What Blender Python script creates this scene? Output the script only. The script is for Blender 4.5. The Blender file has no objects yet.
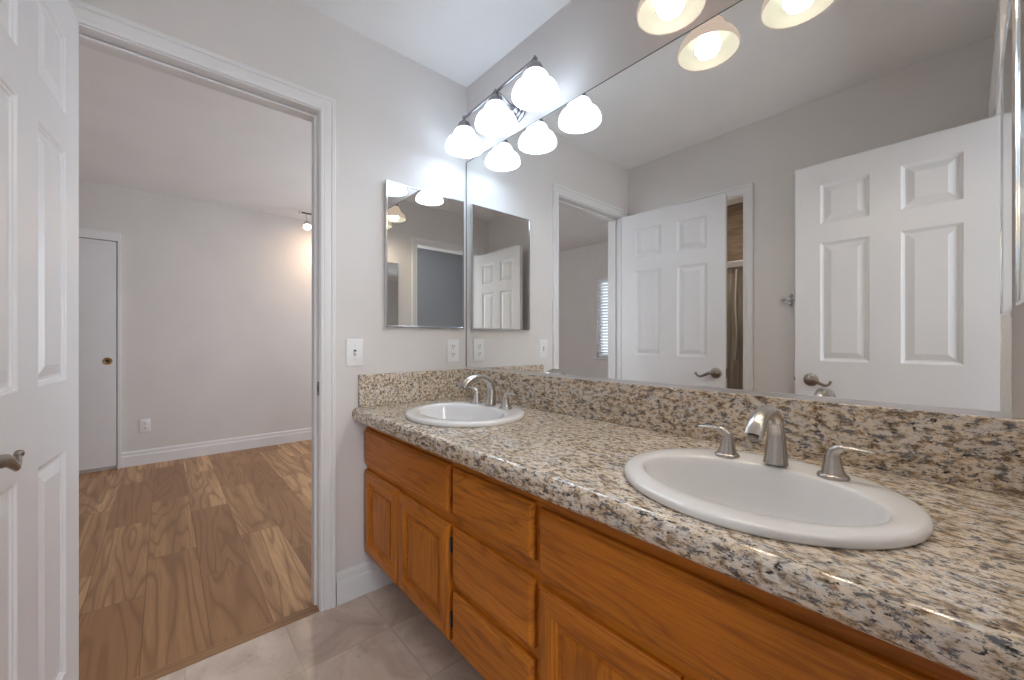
import bpy, bmesh, math, random
from mathutils import Vector, Matrix
random.seed(7)
S = bpy.context.scene
COL = S.collection
PI = math.pi

# ------------------------------------------------------------------ camera
CAM = Vector((1.7345, -1.2031, 1.1013))
cd = bpy.data.cameras.new('camera')
cam = bpy.data.objects.new('camera', cd)
COL.objects.link(cam)
cam.location = CAM
cam.rotation_euler = (PI / 2, 0, math.radians(90 - 41.2223))
cd.sensor_width = 36.0
cd.sensor_fit = 'HORIZONTAL'
cd.lens = 396.96 / 1024 * 36
cd.shift_y = (340.98 - 340) / 1024
cd.clip_start = 0.01
S.camera = cam

# ------------------------------------------------------------------ world, exposure
w = bpy.data.worlds.new('daylight')
S.world = w
w.use_nodes = True
bg = w.node_tree.nodes['Background']
bg.inputs[0].default_value = (0.80, 0.90, 1.0, 1)
bg.inputs[1].default_value = 1.1
S.view_settings.view_transform = 'Standard'
S.view_settings.look = 'None'
S.view_settings.gamma = 1.0
S.view_settings.use_curve_mapping = False
S.view_settings.exposure = 0.78
S.cycles.max_bounces = 14
S.cycles.diffuse_bounces = 8
S.cycles.glossy_bounces = 8
S.cycles.transmission_bounces = 8
S.cycles.sample_clamp_indirect = 6.0
S.cycles.use_denoising = True


def area(name, loc, rot, sx, sy, power, col):
    l = bpy.data.lights.new(name, 'AREA')
    l.shape = 'RECTANGLE'
    l.size, l.size_y = sx, sy
    l.energy = power
    l.color = col
    o = bpy.data.objects.new(name, l)
    COL.objects.link(o)
    o.location = loc
    o.rotation_euler = rot
    return o


COOL_SHADE = 1.8      # glow of the frosted shades over the far basin
WARM_BULB = 52.0
# fill lights added out of view in the bedroom, hall and shower room
area('bedroom_fill', (-1.5, 1.1, 1.4), (PI / 2, 0, PI), 1.6, 1.3, 17, (0.84, 0.92, 1.0))  # added to brighten the bedroom; the side wall has no window
area('hall_fill', (3.2, -1.0, 1.45), (0, PI / 2, 0), 1.7, 0.56, 17, (0.90, 0.95, 1.0))  # added fill for the bathroom, shining in through the doorway behind the camera
area('shower_room_fill', (0.5, -2.0, 2.40), (0, 0, 0), 0.3, 0.3, 5, (1.0, 0.86, 0.70))  # added warm light for the shower room, no fitting modelled

# ------------------------------------------------------------------ materials


class NT:
    def __init__(self, name):
        self.m = bpy.data.materials.new(name)
        self.m.use_nodes = True
        self.t = self.m.node_tree
        self.b = self.t.nodes['Principled BSDF']

    def n(self, typ, **kw):
        nd = self.t.nodes.new(typ)
        for k, v in kw.items():
            if k.startswith('i_'):
                nd.inputs[k[2:].replace('_', ' ')].default_value = v
            else:
                setattr(nd, k, v)
        return nd

    def l(self, a, ai, b, bi):
        self.t.links.new(a.outputs[ai], b.inputs[bi])

    def coords(self, scale=(1, 1, 1), rot=(0, 0, 0), loc=(0, 0, 0), rand=0.0):
        tc = self.n('ShaderNodeTexCoord')
        mp = self.n('ShaderNodeMapping')
        mp.inputs['Scale'].default_value = scale
        mp.inputs['Rotation'].default_value = rot
        mp.inputs['Location'].default_value = loc
        if rand:
            oi = self.n('ShaderNodeObjectInfo')
            vm = self.n('ShaderNodeVectorMath', operation='SCALE')
            vm.inputs[0].default_value = (1.0, 0.73, 0.41)
            mu = self.n('ShaderNodeMath', operation='MULTIPLY')
            mu.inputs[1].default_value = rand
            self.l(oi, 'Random', mu, 0)
            self.l(mu, 0, vm, 'Scale')
            ad = self.n('ShaderNodeVectorMath', operation='ADD')
            self.l(tc, 'Object', ad, 0)
            self.l(vm, 0, ad, 1)
            self.l(ad, 0, mp, 0)
        else:
            self.l(tc, 'Object', mp, 0)
        return mp

    def noise(self, vec, scale, detail=4, rough=0.5, dist=0.0, dims='3D'):
        nd = self.n('ShaderNodeTexNoise', noise_dimensions=dims)
        nd.inputs['Scale'].default_value = scale
        nd.inputs['Detail'].default_value = detail
        nd.inputs['Roughness'].default_value = rough
        nd.inputs['Distortion'].default_value = dist
        self.l(vec, 0, nd, 'Vector')
        return nd

    def ramp(self, src, out, stops, interp='LINEAR'):
        r = self.n('ShaderNodeValToRGB')
        r.color_ramp.interpolation = interp
        e = r.color_ramp.elements
        while len(e) < len(stops):
            e.new(0.5)
        for k, (p, c) in enumerate(stops):
            e[k].position = p
            e[k].color = (c, c, c, 1) if isinstance(c, (int, float)) else (*c, 1)
        self.l(src, out, r, 0)
        return r

    def mix(self, fac, a, b, mode='MIX'):
        m = self.n('ShaderNodeMix', data_type='RGBA', blend_type=mode)
        for s, idx in ((fac, 0), (a, 6), (b, 7)):
            if isinstance(s, (int, float)):
                m.inputs[idx].default_value = s
            elif isinstance(s, tuple) and isinstance(s[0], (int, float)):
                m.inputs[idx].default_value = (*s, 1)
            else:
                nd, o = s if isinstance(s, tuple) else (s, 0)
                self.t.links.new(nd.outputs[o], m.inputs[idx])
        return (m, 2)

    def base(self, c):
        if isinstance(c, tuple) and isinstance(c[0], (int, float)):
            self.b.inputs['Base Color'].default_value = (*c, 1)
        else:
            nd, o = c if isinstance(c, tuple) else (c, 0)
            self.t.links.new(nd.outputs[o], self.b.inputs['Base Color'])

    def bump(self, src, out, strength, dist=0.002):
        bp = self.n('ShaderNodeBump')
        bp.inputs['Strength'].default_value = strength
        bp.inputs['Distance'].default_value = dist
        self.l(src, out, bp, 'Height')
        self.l(bp, 0, self.b, 'Normal')

    def set(self, **kw):
        for k, v in kw.items():
            self.b.inputs[k.replace('_', ' ')].default_value = v
        return self.m


def plain(name, col, rough=0.5, metal=0.0, **kw):
    t = NT(name)
    t.base(col)
    return t.set(Roughness=rough, Metallic=metal, **kw)


def paint(name, col, rough=0.6, bump=0.25, scale=140):
    t = NT(name)
    v = t.coords()
    a = t.noise(v, 3.0, 3)
    r = t.ramp(a, 0, [(0.3, tuple(c * 0.97 for c in col)), (0.7, tuple(min(1, c * 1.02) for c in col))])
    t.base(r)
    b = t.noise(v, scale, 3, 0.6)
    t.bump(b, 0, bump, 0.0015)
    return t.set(Roughness=rough)


M = {}
M['wall'] = paint('greige_wall_paint', (0.710, 0.682, 0.668), 0.55)
M['ceiling'] = paint('white_ceiling_texture', (0.87, 0.87, 0.875), 0.75, 0.6, 90)
M['hallpaint'] = paint('hall_wall_paint', (0.36, 0.37, 0.39), 0.7)
M['trim'] = paint('white_gloss_trim', (0.78, 0.775, 0.785), 0.32, 0.03, 60)
M['door'] = paint('white_door_paint', (0.76, 0.76, 0.78), 0.34, 0.05, 200)
M['plastic'] = plain('white_plastic', (0.82, 0.82, 0.83), 0.35)
M['slot'] = plain('dark_slot', (0.03, 0.03, 0.03), 0.6)
M['porcelain'] = plain('white_porcelain', (0.88, 0.88, 0.885), 0.10, Coat_Weight=0.6, Coat_Roughness=0.04)
M['mirror'] = plain('mirror_silver', (0.91, 0.92, 0.91), 0.012, 1.0)
M['chrome'] = plain('polished_chrome', (0.72, 0.73, 0.75), 0.12, 1.0)
M['edge'] = plain('dark_mirror_edge', (0.10, 0.11, 0.11), 0.4)
M['aluminium'] = plain('satin_aluminium', (0.78, 0.78, 0.79), 0.28, 1.0)
M['antique'] = plain('antique_nickel', (0.30, 0.27, 0.24), 0.30, 1.0)
M['lamp_metal'] = plain('satin_nickel_lamp_metal', (0.36, 0.35, 0.37), 0.24, 1.0)
M['brass'] = plain('aged_brass', (0.36, 0.24, 0.10), 0.32, 1.0)
M['black'] = plain('black_steel', (0.03, 0.03, 0.03), 0.45)
M['blind'] = plain('white_blind_slats', (0.82, 0.83, 0.85), 0.45)
M['sealant'] = plain('white_sealant', (0.75, 0.73, 0.70), 0.5)


def nickel():
    t = NT('brushed_nickel')
    v = t.coords((1, 1, 30))
    a = t.noise(v, 40, 3)
    r = t.ramp(a, 0, [(0.3, (0.50, 0.465, 0.43)), (0.7, (0.60, 0.565, 0.53))])
    t.base(r)
    return t.set(Roughness=0.27, Metallic=1.0)


M['nickel'] = nickel()


def granite():
    t = NT('speckled_granite')
    v = t.coords((0.88, 1.65, 1.65), (0.12, 0.08, 0.16))
    warp = t.noise(v, 7, 3)
    vm = t.n('ShaderNodeVectorMath', operation='MULTIPLY_ADD')
    vm.inputs[1].default_value = (0.03, 0.03, 0.03)
    t.l(warp, 'Color', vm, 0)
    t.l(v, 0, vm, 2)
    a = t.noise(vm, 50, 6, 0.66)
    base = t.ramp(a, 0, [(0.29, (0.07, 0.060, 0.058)), (0.39, (0.31, 0.225, 0.145)), (0.47, (0.64, 0.54, 0.42)),
                         (0.55, (0.84, 0.78, 0.70)), (0.70, (0.58, 0.56, 0.55))])
    b = t.noise(vm, 13, 4, 0.6)
    tint = t.ramp(b, 0, [(0.36, (0.92, 0.93, 0.96)), (0.52, (1.0, 0.91, 0.78)), (0.66, (0.78, 0.81, 0.86))])
    c1 = t.mix(0.75, base, tint, 'MULTIPLY')
    g = t.noise(vm, 58, 6, 0.75)
    gm = t.ramp(g, 0, [(0.525, 0.0), (0.59, 0.92)])
    c2 = t.mix(gm, c1, (0.115, 0.115, 0.130))
    k = t.noise(vm, 105, 4, 0.65)
    km = t.ramp(k, 0, [(0.575, 0.0), (0.64, 1.0)])
    c3 = t.mix(km, c2, (0.016, 0.013, 0.013))
    r = t.noise(vm, 80, 2, 0.5)
    rm = t.ramp(r, 0, [(0.69, 0.0), (0.73, 0.7)])
    c4 = t.mix(rm, c3, (0.26, 0.09, 0.05))
    t.base(c4)
    return t.set(Roughness=0.12, Specular_IOR_Level=0.6)


M['granite'] = granite()


def oak(name, axis):
    t = NT(name)
    al, ac = 0.9, 7.0
    sc = (al, ac, ac) if axis == 'x' else (ac, ac, al)
    v = t.coords(sc, rand=9.0)
    a = t.noise(v, 1.3, 3, 0.55, 0.4)
    s = t.n('ShaderNodeMath', operation='MULTIPLY')
    s.inputs[1].default_value = 46
    t.l(a, 0, s, 0)
    sn = t.n('ShaderNodeMath', operation='SINE')
    t.l(s, 0, sn, 0)
    rings = t.ramp(sn, 0, [(0.0, 0.0), (0.75, 0.35), (1.0, 1.0)])
    fv = t.coords((6, 150, 150) if axis == 'x' else (150, 150, 6), rand=3.0)
    p = t.noise(fv, 1.6, 3, 0.6)
    pores = t.ramp(p, 0, [(0.48, 0.0), (0.66, 1.0)])
    tone = t.noise(v, 0.9, 2)
    c0 = t.ramp(tone, 0, [(0.3, (0.48, 0.148, 0.008)), (0.7, (0.61, 0.205, 0.014))])
    c1 = t.mix((t.ramp(rings, 0, [(0.0, 0.0), (1.0, 0.55)]), 0), c0, (0.27, 0.070, 0.004))
    c2 = t.mix((t.ramp(pores, 0, [(0.0, 0.0), (1.0, 0.50)]), 0), c1, (0.25, 0.070, 0.006))
    t.base(c2)
    t.bump(p, 0, 0.12, 0.001)
    return t.set(Roughness=0.42, Specular_IOR_Level=0.35)


M['oakx'] = oak('honey_oak_horizontal_grain', 'x')
M['oakz'] = oak('honey_oak_vertical_grain', 'z')
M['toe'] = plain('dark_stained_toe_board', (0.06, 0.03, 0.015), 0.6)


def laminate():
    t = NT('laminate_planks')
    v = t.coords(loc=(0.61, 1.265, 0))
    br = t.n('ShaderNodeTexBrick')
    br.offset = 0.38
    br.offset_frequency = 2
    br.inputs['Color1'].default_value = (0, 0, 0, 1)
    br.inputs['Color2'].default_value = (1, 1, 1, 1)
    br.inputs['Mortar'].default_value = (0.5, 0.5, 0.5, 1)
    br.inputs['Scale'].default_value = 1
    br.inputs['Mortar Size'].default_value = 0.0012
    br.inputs['Mortar Smooth'].default_value = 0.2
    br.inputs['Brick Width'].default_value = 0.95
    br.inputs['Row Height'].default_value = 0.192
    t.l(v, 0, br, 'Vector')
    off = t.n('ShaderNodeVectorMath', operation='MULTIPLY')
    off.inputs[1].default_value = (7.3, 3.1, 11.7)
    t.l(br, 'Color', off, 0)
    ad = t.n('ShaderNodeVectorMath', operation='ADD')
    t.l(v, 0, ad, 0)
    t.l(off, 0, ad, 1)
    mp = t.n('ShaderNodeMapping')
    mp.inputs['Scale'].default_value = (0.50, 5.2, 1)
    t.l(ad, 0, mp, 0)
    a = t.noise(mp, 1.0, 2, 0.45, 0.3)
    s = t.n('ShaderNodeMath', operation='MULTIPLY')
    s.inputs[1].default_value = 85
    t.l(a, 0, s, 0)
    sn = t.n('ShaderNodeMath', operation='SINE')
    t.l(s, 0, sn, 0)
    rings = t.ramp(sn, 0, [(0.1, 0.0), (0.7, 0.22), (1.0, 0.60)])
    mp2 = t.n('ShaderNodeMapping')
    mp2.inputs['Scale'].default_value = (4, 110, 1)
    t.l(ad, 0, mp2, 0)
    p = t.noise(mp2, 1.2, 3, 0.6)
    pores = t.ramp(p, 0, [(0.42, 0.0), (0.72, 0.60)])
    tone = t.ramp(br, 'Color', [(0.0, (0.31, 0.150, 0.064)), (0.45, (0.48, 0.265, 0.118)), (1.0, (0.74, 0.46, 0.235))])
    mp3 = t.n('ShaderNodeMapping')
    mp3.inputs['Scale'].default_value = (0.35, 14, 1)
    t.l(ad, 0, mp3, 0)
    blot = t.noise(mp3, 1.0, 2)
    c0 = t.mix((t.ramp(blot, 0, [(0.42, 0.0), (0.62, 0.75)]), 0), tone, (0.33, 0.165, 0.075))
    c1 = t.mix(rings, c0, (0.19, 0.085, 0.032))
    c2 = t.mix(pores, c1, (0.27, 0.135, 0.055))
    c3 = t.mix((br, 'Fac'), c2, (0.16, 0.08, 0.035))
    t.base(c3)
    return t.set(Roughness=0.42)


M['laminate'] = laminate()


def tiles(name, size, loc, cols, mortar, rough, veins=True, msize=0.0035):
    t = NT(name)
    v = t.coords(loc=loc)
    br = t.n('ShaderNodeTexBrick')
    br.offset = 0.0
    br.inputs['Color1'].default_value = (0, 0, 0, 1)
    br.inputs['Color2'].default_value = (1, 1, 1, 1)
    br.inputs['Scale'].default_value = 1
    br.inputs['Mortar Size'].default_value = msize
    br.inputs['Mortar Smooth'].default_value = 0.3
    br.inputs['Brick Width'].default_value = size
    br.inputs['Row Height'].default_value = size
    t.l(v, 0, br, 'Vector')
    off = t.n('ShaderNodeVectorMath', operation='MULTIPLY')
    off.inputs[1].default_value = (5.3, 9.1, 3.7)
    t.l(br, 'Color', off, 0)
    ad = t.n('ShaderNodeVectorMath', operation='ADD')
    t.l(v, 0, ad, 0)
    t.l(off, 0, ad, 1)
    a = t.noise(ad, 5, 6, 0.6, 1.2)
    c = t.ramp(a, 0, [(0.3, cols[0]), (0.5, cols[1]), (0.7, cols[2])])
    d = t.noise(ad, 30, 4, 0.6)
    dm = t.ramp(d, 0, [(0.58, 0.0), (0.72, 0.35)])
    c2 = t.mix(dm, c, tuple(x * 0.7 for x in cols[0]))
    c3 = t.mix((br, 'Fac'), c2, mortar)
    t.base(c3)
    t.bump(br, 'Fac', -0.3, 0.002)
    return t.set(Roughness=rough)


M['travertine'] = tiles('travertine_floor_tile', 0.302, (-0.280 + 0.302 * 3, 0.850 + 0.302 * 4, 0),
                        ((0.52, 0.41, 0.33), (0.68, 0.56, 0.47), (0.78, 0.67, 0.57)), (0.58, 0.475, 0.39), 0.14)


def wall_tile():
    t = NT('brown_shower_tile')
    v = t.coords((2, 2, 14))
    a = t.noise(v, 3, 4)
    c = t.ramp(a, 0, [(0.3, (0.17, 0.125, 0.090)), (0.7, (0.29, 0.22, 0.165))])
    t.base(c)
    return t.set(Roughness=0.3)


M['showertile'] = wall_tile()


def obscure():
    t = NT('streaked_shower_glass')
    v = t.coords((22, 22, 1.2))
    a = t.noise(v, 2, 3)
    c = t.ramp(a, 0, [(0.3, (0.20, 0.17, 0.14)), (0.6, (0.33, 0.29, 0.25)), (0.75, (0.55, 0.52, 0.48))])
    t.base(c)
    return t.set(Roughness=0.15, Alpha=0.8)


M['showerglass'] = obscure()


def shade_mat(name, glow, emit, trans, albedo):
    t = NT(name)
    t.base(albedo)
    t.b.inputs['Emission Color'].default_value = (*glow, 1)
    t.b.inputs['Emission Strength'].default_value = emit
    tr = t.n('ShaderNodeBsdfTranslucent')
    tr.inputs[0].default_value = (0.9, 0.87, 0.82, 1)
    mx = t.n('ShaderNodeMixShader')
    mx.inputs[0].default_value = trans
    t.l(t.b, 0, mx, 1)
    t.l(tr, 0, mx, 2)
    out = [n for n in t.t.nodes if n.type == 'OUTPUT_MATERIAL'][0]
    t.l(mx, 0, out, 0)
    return t.set(Roughness=0.5, Specular_IOR_Level=0.1)


M['shade_cool'] = shade_mat('lit_frosted_glass_white', (0.68, 0.83, 1.0), COOL_SHADE, 0.12, (0.86, 0.86, 0.86))
M['shade_warm'] = shade_mat('lit_frosted_glass_cream', (1.0, 0.77, 0.63), 0.37, 0.02, (0.010, 0.018, 0.016))
M['bulb_cool'] = plain('lit_bulb_white', (0.9, 0.9, 0.9), 0.3, Emission_Color=(0.62, 0.80, 1.0, 1), Emission_Strength=9.0)
M['bulb_warm'] = plain('lit_bulb_warm', (0.9, 0.9, 0.9), 0.3, Emission_Color=(1.0, 0.84, 0.66, 1), Emission_Strength=WARM_BULB)
M['spot_lens'] = plain('lit_spot_lens', (0.9, 0.9, 0.9), 0.3, Emission_Color=(1.0, 0.84, 0.62, 1), Emission_Strength=12.0)


def pane_mat():
    t = NT('window_glass')
    t.base((0.9, 0.95, 0.97))
    return t.set(Roughness=0.02, Alpha=0.12)


M['pane'] = pane_mat()

# ------------------------------------------------------------------ mesh helpers


def finish(name, bm, mat, parent=None, origin=None, smooth=None, weld=True):
    """Links bm (world or local coordinates) as one mesh object; origin is subtracted."""
    if weld:
        bmesh.ops.remove_doubles(bm, verts=bm.verts, dist=1e-5)
    if origin is not None:
        bmesh.ops.translate(bm, verts=bm.verts, vec=-Vector(origin))
    bmesh.ops.recalc_face_normals(bm, faces=bm.faces)
    if smooth:
        for f in bm.faces:
            f.smooth = True
        for e in bm.edges:
            if len(e.link_faces) == 2 and e.calc_face_angle(0) > math.radians(smooth):
                e.smooth = False
    me = bpy.data.meshes.new(name)
    bm.to_mesh(me)
    bm.free()
    if mat is not None:
        me.materials.append(mat)
    o = bpy.data.objects.new(name, me)
    COL.objects.link(o)
    if parent is not None:
        o.parent = parent
    elif origin is not None:
        o.location = origin
    return o


def box(bm, x0, x1, y0, y1, z0, z1, bev=0.0, seg=2):
    vs = [bm.verts.new((x, y, z)) for x in (x0, x1) for y in (y0, y1) for z in (z0, z1)]
    fs = [(0, 1, 3, 2), (4, 6, 7, 5), (0, 4, 5, 1), (2, 3, 7, 6), (0, 2, 6, 4), (1, 5, 7, 3)]
    faces = [bm.faces.new([vs[i] for i in f]) for f in fs]
    if bev:
        es = list({e for f in faces for e in f.edges})
        bmesh.ops.bevel(bm, geom=es, offset=bev, segments=seg, profile=0.5, affect='EDGES')
    return bm


def boxm(*a, **k):
    return box(bmesh.new(), *a, **k)


def prism(poly, axis, a, b):
    """poly of 2-D points swept along axis from a to b; the 2-D axes are the other two in order."""
    bm = bmesh.new()

    def P(p, t):
        return {'x': (t, p[0], p[1]), 'y': (p[0], t, p[1]), 'z': (p[0], p[1], t)}[axis]
    A = [bm.verts.new(P(p, a)) for p in poly]
    B = [bm.verts.new(P(p, b)) for p in poly]
    n = len(poly)
    for i in range(n):
        bm.faces.new((A[i], A[(i + 1) % n], B[(i + 1) % n], B[i]))
    bm.faces.new(A)
    bm.faces.new(B)
    return bm


def lathe(prof, center=(0, 0, 0), axis=(0, 0, 1), n=32, bm=None, sx=1.0, sy=1.0):
    """prof: list of (r, h); r = 0 closes to a point."""
    bm = bm or bmesh.new()
    q = Vector((0, 0, 1)).rotation_difference(Vector(axis).normalized()).to_matrix()
    c = Vector(center)
    rings = []
    for r, h in prof:
        if r < 1e-6:
            rings.append([bm.verts.new(c + q @ Vector((0, 0, h)))])
        else:
            rings.append([bm.verts.new(c + q @ Vector((r * sx * math.cos(2 * PI * k / n), r * sy * math.sin(2 * PI * k / n), h))) for k in range(n)])
    for a, b in zip(rings, rings[1:]):
        if len(a) == 1 and len(b) == 1:
            continue
        for k in range(n):
            k2 = (k + 1) % n
            if len(a) == 1:
                bm.faces.new((a[0], b[k], b[k2]))
            elif len(b) == 1:
                bm.faces.new((a[k], b[0], a[k2]))
            else:
                bm.faces.new((a[k], b[k], b[k2], a[k2]))
    return bm


def spline(pts, sub=8):
    pts = [Vector(p) for p in pts]
    out = []
    for i in range(len(pts) - 1):
        p0 = pts[max(i - 1, 0)]
        p1, p2 = pts[i], pts[i + 1]
        p3 = pts[min(i + 2, len(pts) - 1)]
        for k in range(sub):
            t = k / sub
            out.append(0.5 * ((2 * p1) + (-p0 + p2) * t + (2 * p0 - 5 * p1 + 4 * p2 - p3) * t * t + (-p0 + 3 * p1 - 3 * p2 + p3) * t ** 3))
    out.append(pts[-1])
    return out


def tube(path, radii, n=16, bm=None, flat=None, cap=True, up=(0, 0, 1)):
    """path: list of 3-D points; radii: list or number; flat: (k1,k2) squash along the frame's side and up axes."""
    bm = bm or bmesh.new()
    path = [Vector(p) for p in path]
    m = len(path)
    if isinstance(radii, (int, float)):
        radii = [radii] * m
    if len(radii) != m:
        rr = []
        for i in range(m):
            t = i / (m - 1) * (len(radii) - 1)
            k = min(int(t), len(radii) - 2)
            rr.append(radii[k] + (radii[k + 1] - radii[k]) * (t - k))
        radii = rr
    up = Vector(up)
    rings = []
    nrm = None
    for i, p in enumerate(path):
        d = (path[min(i + 1, m - 1)] - path[max(i - 1, 0)]).normalized()
        if nrm is None:
            nrm = up - d * up.dot(d)
            if nrm.length < 1e-3:
                nrm = Vector((1, 0, 0)) - d * d.x
        else:
            nrm = nrm - d * nrm.dot(d)
        nrm.normalize()
        s = d.cross(nrm)
        k1, k2 = flat[min(int(i / (m - 1) * (len(flat) - 1) + 0.5), len(flat) - 1)] if flat else (1, 1)
        rings.append([bm.verts.new(p + s * (radii[i] * k1 * math.cos(2 * PI * k / n)) + nrm * (radii[i] * k2 * math.sin(2 * PI * k / n))) for k in range(n)])
    for a, b in zip(rings, rings[1:]):
        for k in range(n):
            k2 = (k + 1) % n
            bm.faces.new((a[k], a[k2], b[k2], b[k]))
    if cap:
        bm.faces.new(rings[0])
        bm.faces.new(rings[-1])
    return bm


def ball(c, r, bm=None, n=16):
    m = 10
    return lathe([(r * math.sin(PI * k / m), -r * math.cos(PI * k / m)) for k in range(m + 1)], c, n=n, bm=bm)


def tag(o, label=None, cat=None, group=None, kind=None):
    if label:
        o['label'] = label
    if cat:
        o['category'] = cat
    if group:
        o['group'] = group
    if kind:
        o['kind'] = kind
    return o


def empty(name, loc, rz=0.0):
    o = bpy.data.objects.new(name, None)
    o.empty_display_size = 0.05
    COL.objects.link(o)
    o.location = loc
    o.rotation_euler = (0, 0, rz)
    return o


def struct(name, bm, mat, **k):
    return tag(finish(name, bm, mat, **k), kind='structure')


def copy_tree(o, loc=None, parent=None):
    c = o.copy()
    COL.objects.link(c)
    if parent is not None:
        c.parent = parent
    if loc is not None:
        c.location = loc
    for ch in list(o.children):
        copy_tree(ch, None, c)
    return c


# ------------------------------------------------------------------ dimensions (metres)
H = 2.44            # ceiling
W = 1.5355          # mirror wall (y = 0) to back wall
XR = 1.818           # right wall
JAMB_R, JAMB_L, DOOR_H = -0.727, -1.437, 2.040   # bedroom doorway in the left wall
Z_TOP = 0.8133      # worktop
FAR = -3.10         # bedroom far wall
BED_Y0, BED_Y1 = -3.30, 1.25

# ------------------------------------------------------------------ shell
struct('floor', boxm(0.0, 1.925, -1.65, 0.1, -0.08, 0.0), M['travertine'])
struct('floor_bedroom', boxm(FAR, -0.0455, BED_Y0, BED_Y1, -0.08, 0.0), M['laminate'])
struct('trim_threshold', boxm(-0.045, 0.0, JAMB_L, JAMB_R, -0.08, 0.006, bev=0.003), M['oakz'].copy())
th = bpy.data.objects['trim_threshold']


def oak_y():
    t = NT('threshold_wood')
    v = t.coords((40, 2, 40))
    a = t.noise(v, 2, 3)
    t.base(t.ramp(a, 0, [(0.3, (0.26, 0.135, 0.06)), (0.7, (0.40, 0.22, 0.105))]))
    return t.set(Roughness=0.45)


th.data.materials[0] = oak_y()
struct('ceiling', boxm(0.0, XR, -W, 0.0, H, H + 0.08), M['ceiling'])
struct('ceiling_bedroom', boxm(FAR, -0.115, BED_Y0, BED_Y1, H, H + 0.08), M['ceiling'])

struct('wall_front', boxm(0.0, 1.925, 0.0, 0.10, 0.0, H), M['wall'])
struct('wall_left', prism([(BED_Y0, 0), (JAMB_L - 0.02, 0), (JAMB_L - 0.02, DOOR_H + 0.02), (JAMB_R + 0.02, DOOR_H + 0.02), (JAMB_R + 0.02, 0), (BED_Y1, 0), (BED_Y1, H), (BED_Y0, H)], 'x', -0.115, 0.0), M['wall'])
SX0, SX1, SH = 0.115, 0.834, 2.02
struct('wall_back', prism([(0.0, 0), (SX0, 0), (SX0, SH), (SX1, SH), (SX1, 0), (1.925, 0), (1.925, H), (0.0, H)], 'y', -W - 0.115, -W), M['wall'])
RY0, RY1 = -1.40, -0.662
struct('wall_right', prism([(-W, 0), (RY0, 0), (RY0, DOOR_H), (RY1, DOOR_H), (RY1, 0), (0.0, 0), (0.0, H), (-W, H)], 'x', XR, XR + 0.115), M['wall'])

# bedroom walls
struct('wall_bedroom_far', boxm(FAR - 0.1, FAR, BED_Y0, BED_Y1, 0, H), M['wall'])
WX0, WX1, WZ0, WZ1 = -1.62, -0.72, 0.88, 1.96
bw = prism([(FAR, 0), (-0.115, 0), (-0.115, H), (FAR, H)], 'y', BED_Y0 - 0.12, BED_Y0)
bw.free()


def wall_with_hole(a0, a1, z0, z1, h0, h1, g0, g1, y0, y1):
    bm = bmesh.new()
    xs = [a0, h0, h1, a1]
    zs = [z0, g0, g1, z1]
    for y in (y0, y1):
        for i in range(3):
            for j in range(3):
                if i == 1 and j == 1:
                    continue
                bm.faces.new([bm.verts.new(p) for p in ((xs[i], y, zs[j]), (xs[i + 1], y, zs[j]), (xs[i + 1], y, zs[j + 1]), (xs[i], y, zs[j + 1]))])
    for (p, q) in (((h0, g0), (h1, g0)), ((h1, g0), (h1, g1)), ((h1, g1), (h0, g1)), ((h0, g1), (h0, g0)),
                   ((a0, z0), (a1, z0)), ((a1, z0), (a1, z1)), ((a1, z1), (a0, z1)), ((a0, z1), (a0, z0))):
        bm.faces.new([bm.verts.new(v) for v in ((p[0], y0, p[1]), (q[0], y0, q[1]), (q[0], y1, q[1]), (p[0], y1, p[1]))])
    return bm


struct('wall_bedroom_window', wall_with_hole(FAR, -0.115, 0, H, WX0, WX1, WZ0, WZ1, BED_Y0 - 0.12, BED_Y0), M['wall'])
struct('wall_bedroom_side', boxm(FAR, -0.115, BED_Y1, BED_Y1 + 0.1, 0, H), M['wall'])

# shower room behind the back wall
struct('wall_shower', boxm(-0.115, 1.925, -3.0, -2.9, 0, H), M['showertile'])
struct('wall_shower_side', boxm(1.3, 1.4, -2.9, -W - 0.115, 0, H), M['showertile'])
struct('floor_shower', boxm(0.0, 1.3, -2.9, -W - 0.115, -0.08, 0.0), M['travertine'])
struct('ceiling_shower', boxm(0.0, 1.3, -2.9, -W - 0.115, H, H + 0.08), M['ceiling'])
# hall beyond the camera
struct('wall_hall', boxm(3.3, 3.4, -2.4, 0.6, 0, H), M['hallpaint'])
struct('wall_hall_end', boxm(1.925, 3.3, 0.5, 0.6, 0, H), M['hallpaint'])
struct('wall_hall_back', boxm(1.925, 3.3, -2.4, -2.3, 0, H), M['hallpaint'])
struct('floor_hall', boxm(1.925, 3.3, -2.3, 0.5, -0.08, 0.0), M['laminate'])
struct('ceiling_hall', boxm(1.925, 3.3, -2.3, 0.5, H, H + 0.08), M['ceiling'])

# ------------------------------------------------------------------ casings, jambs, baseboards
CAS = [(0.0, 0.0), (0.0, 0.007), (0.004, 0.010), (0.010, 0.011), (0.013, 0.008), (0.017, 0.010), (0.036, 0.014), (0.040, 0.012), (0.043, 0.016), (0.054, 0.018), (0.057, 0.016), (0.057, 0.0)]


def casing(a, b, top, place):
    """U-shaped casing; place(s, t, z): s along the wall, t out of the wall."""
    bm = bmesh.new()
    rows = []
    for (w_, t_) in CAS:
        rows.append([bm.verts.new(place(s, t_, z)) for s, z in ((a - w_, 0), (a - w_, top + w_), (b + w_, top + w_), (b + w_, 0))])
    n = len(rows)
    for i in range(n):
        A, B = rows[i], rows[(i + 1) % n]
        for k in range(3):
            bm.faces.new((A[k], A[k + 1], B[k + 1], B[k]))
    bm.faces.new([r[0] for r in rows])
    bm.faces.new([r[3] for r in rows])
    return bm


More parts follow.
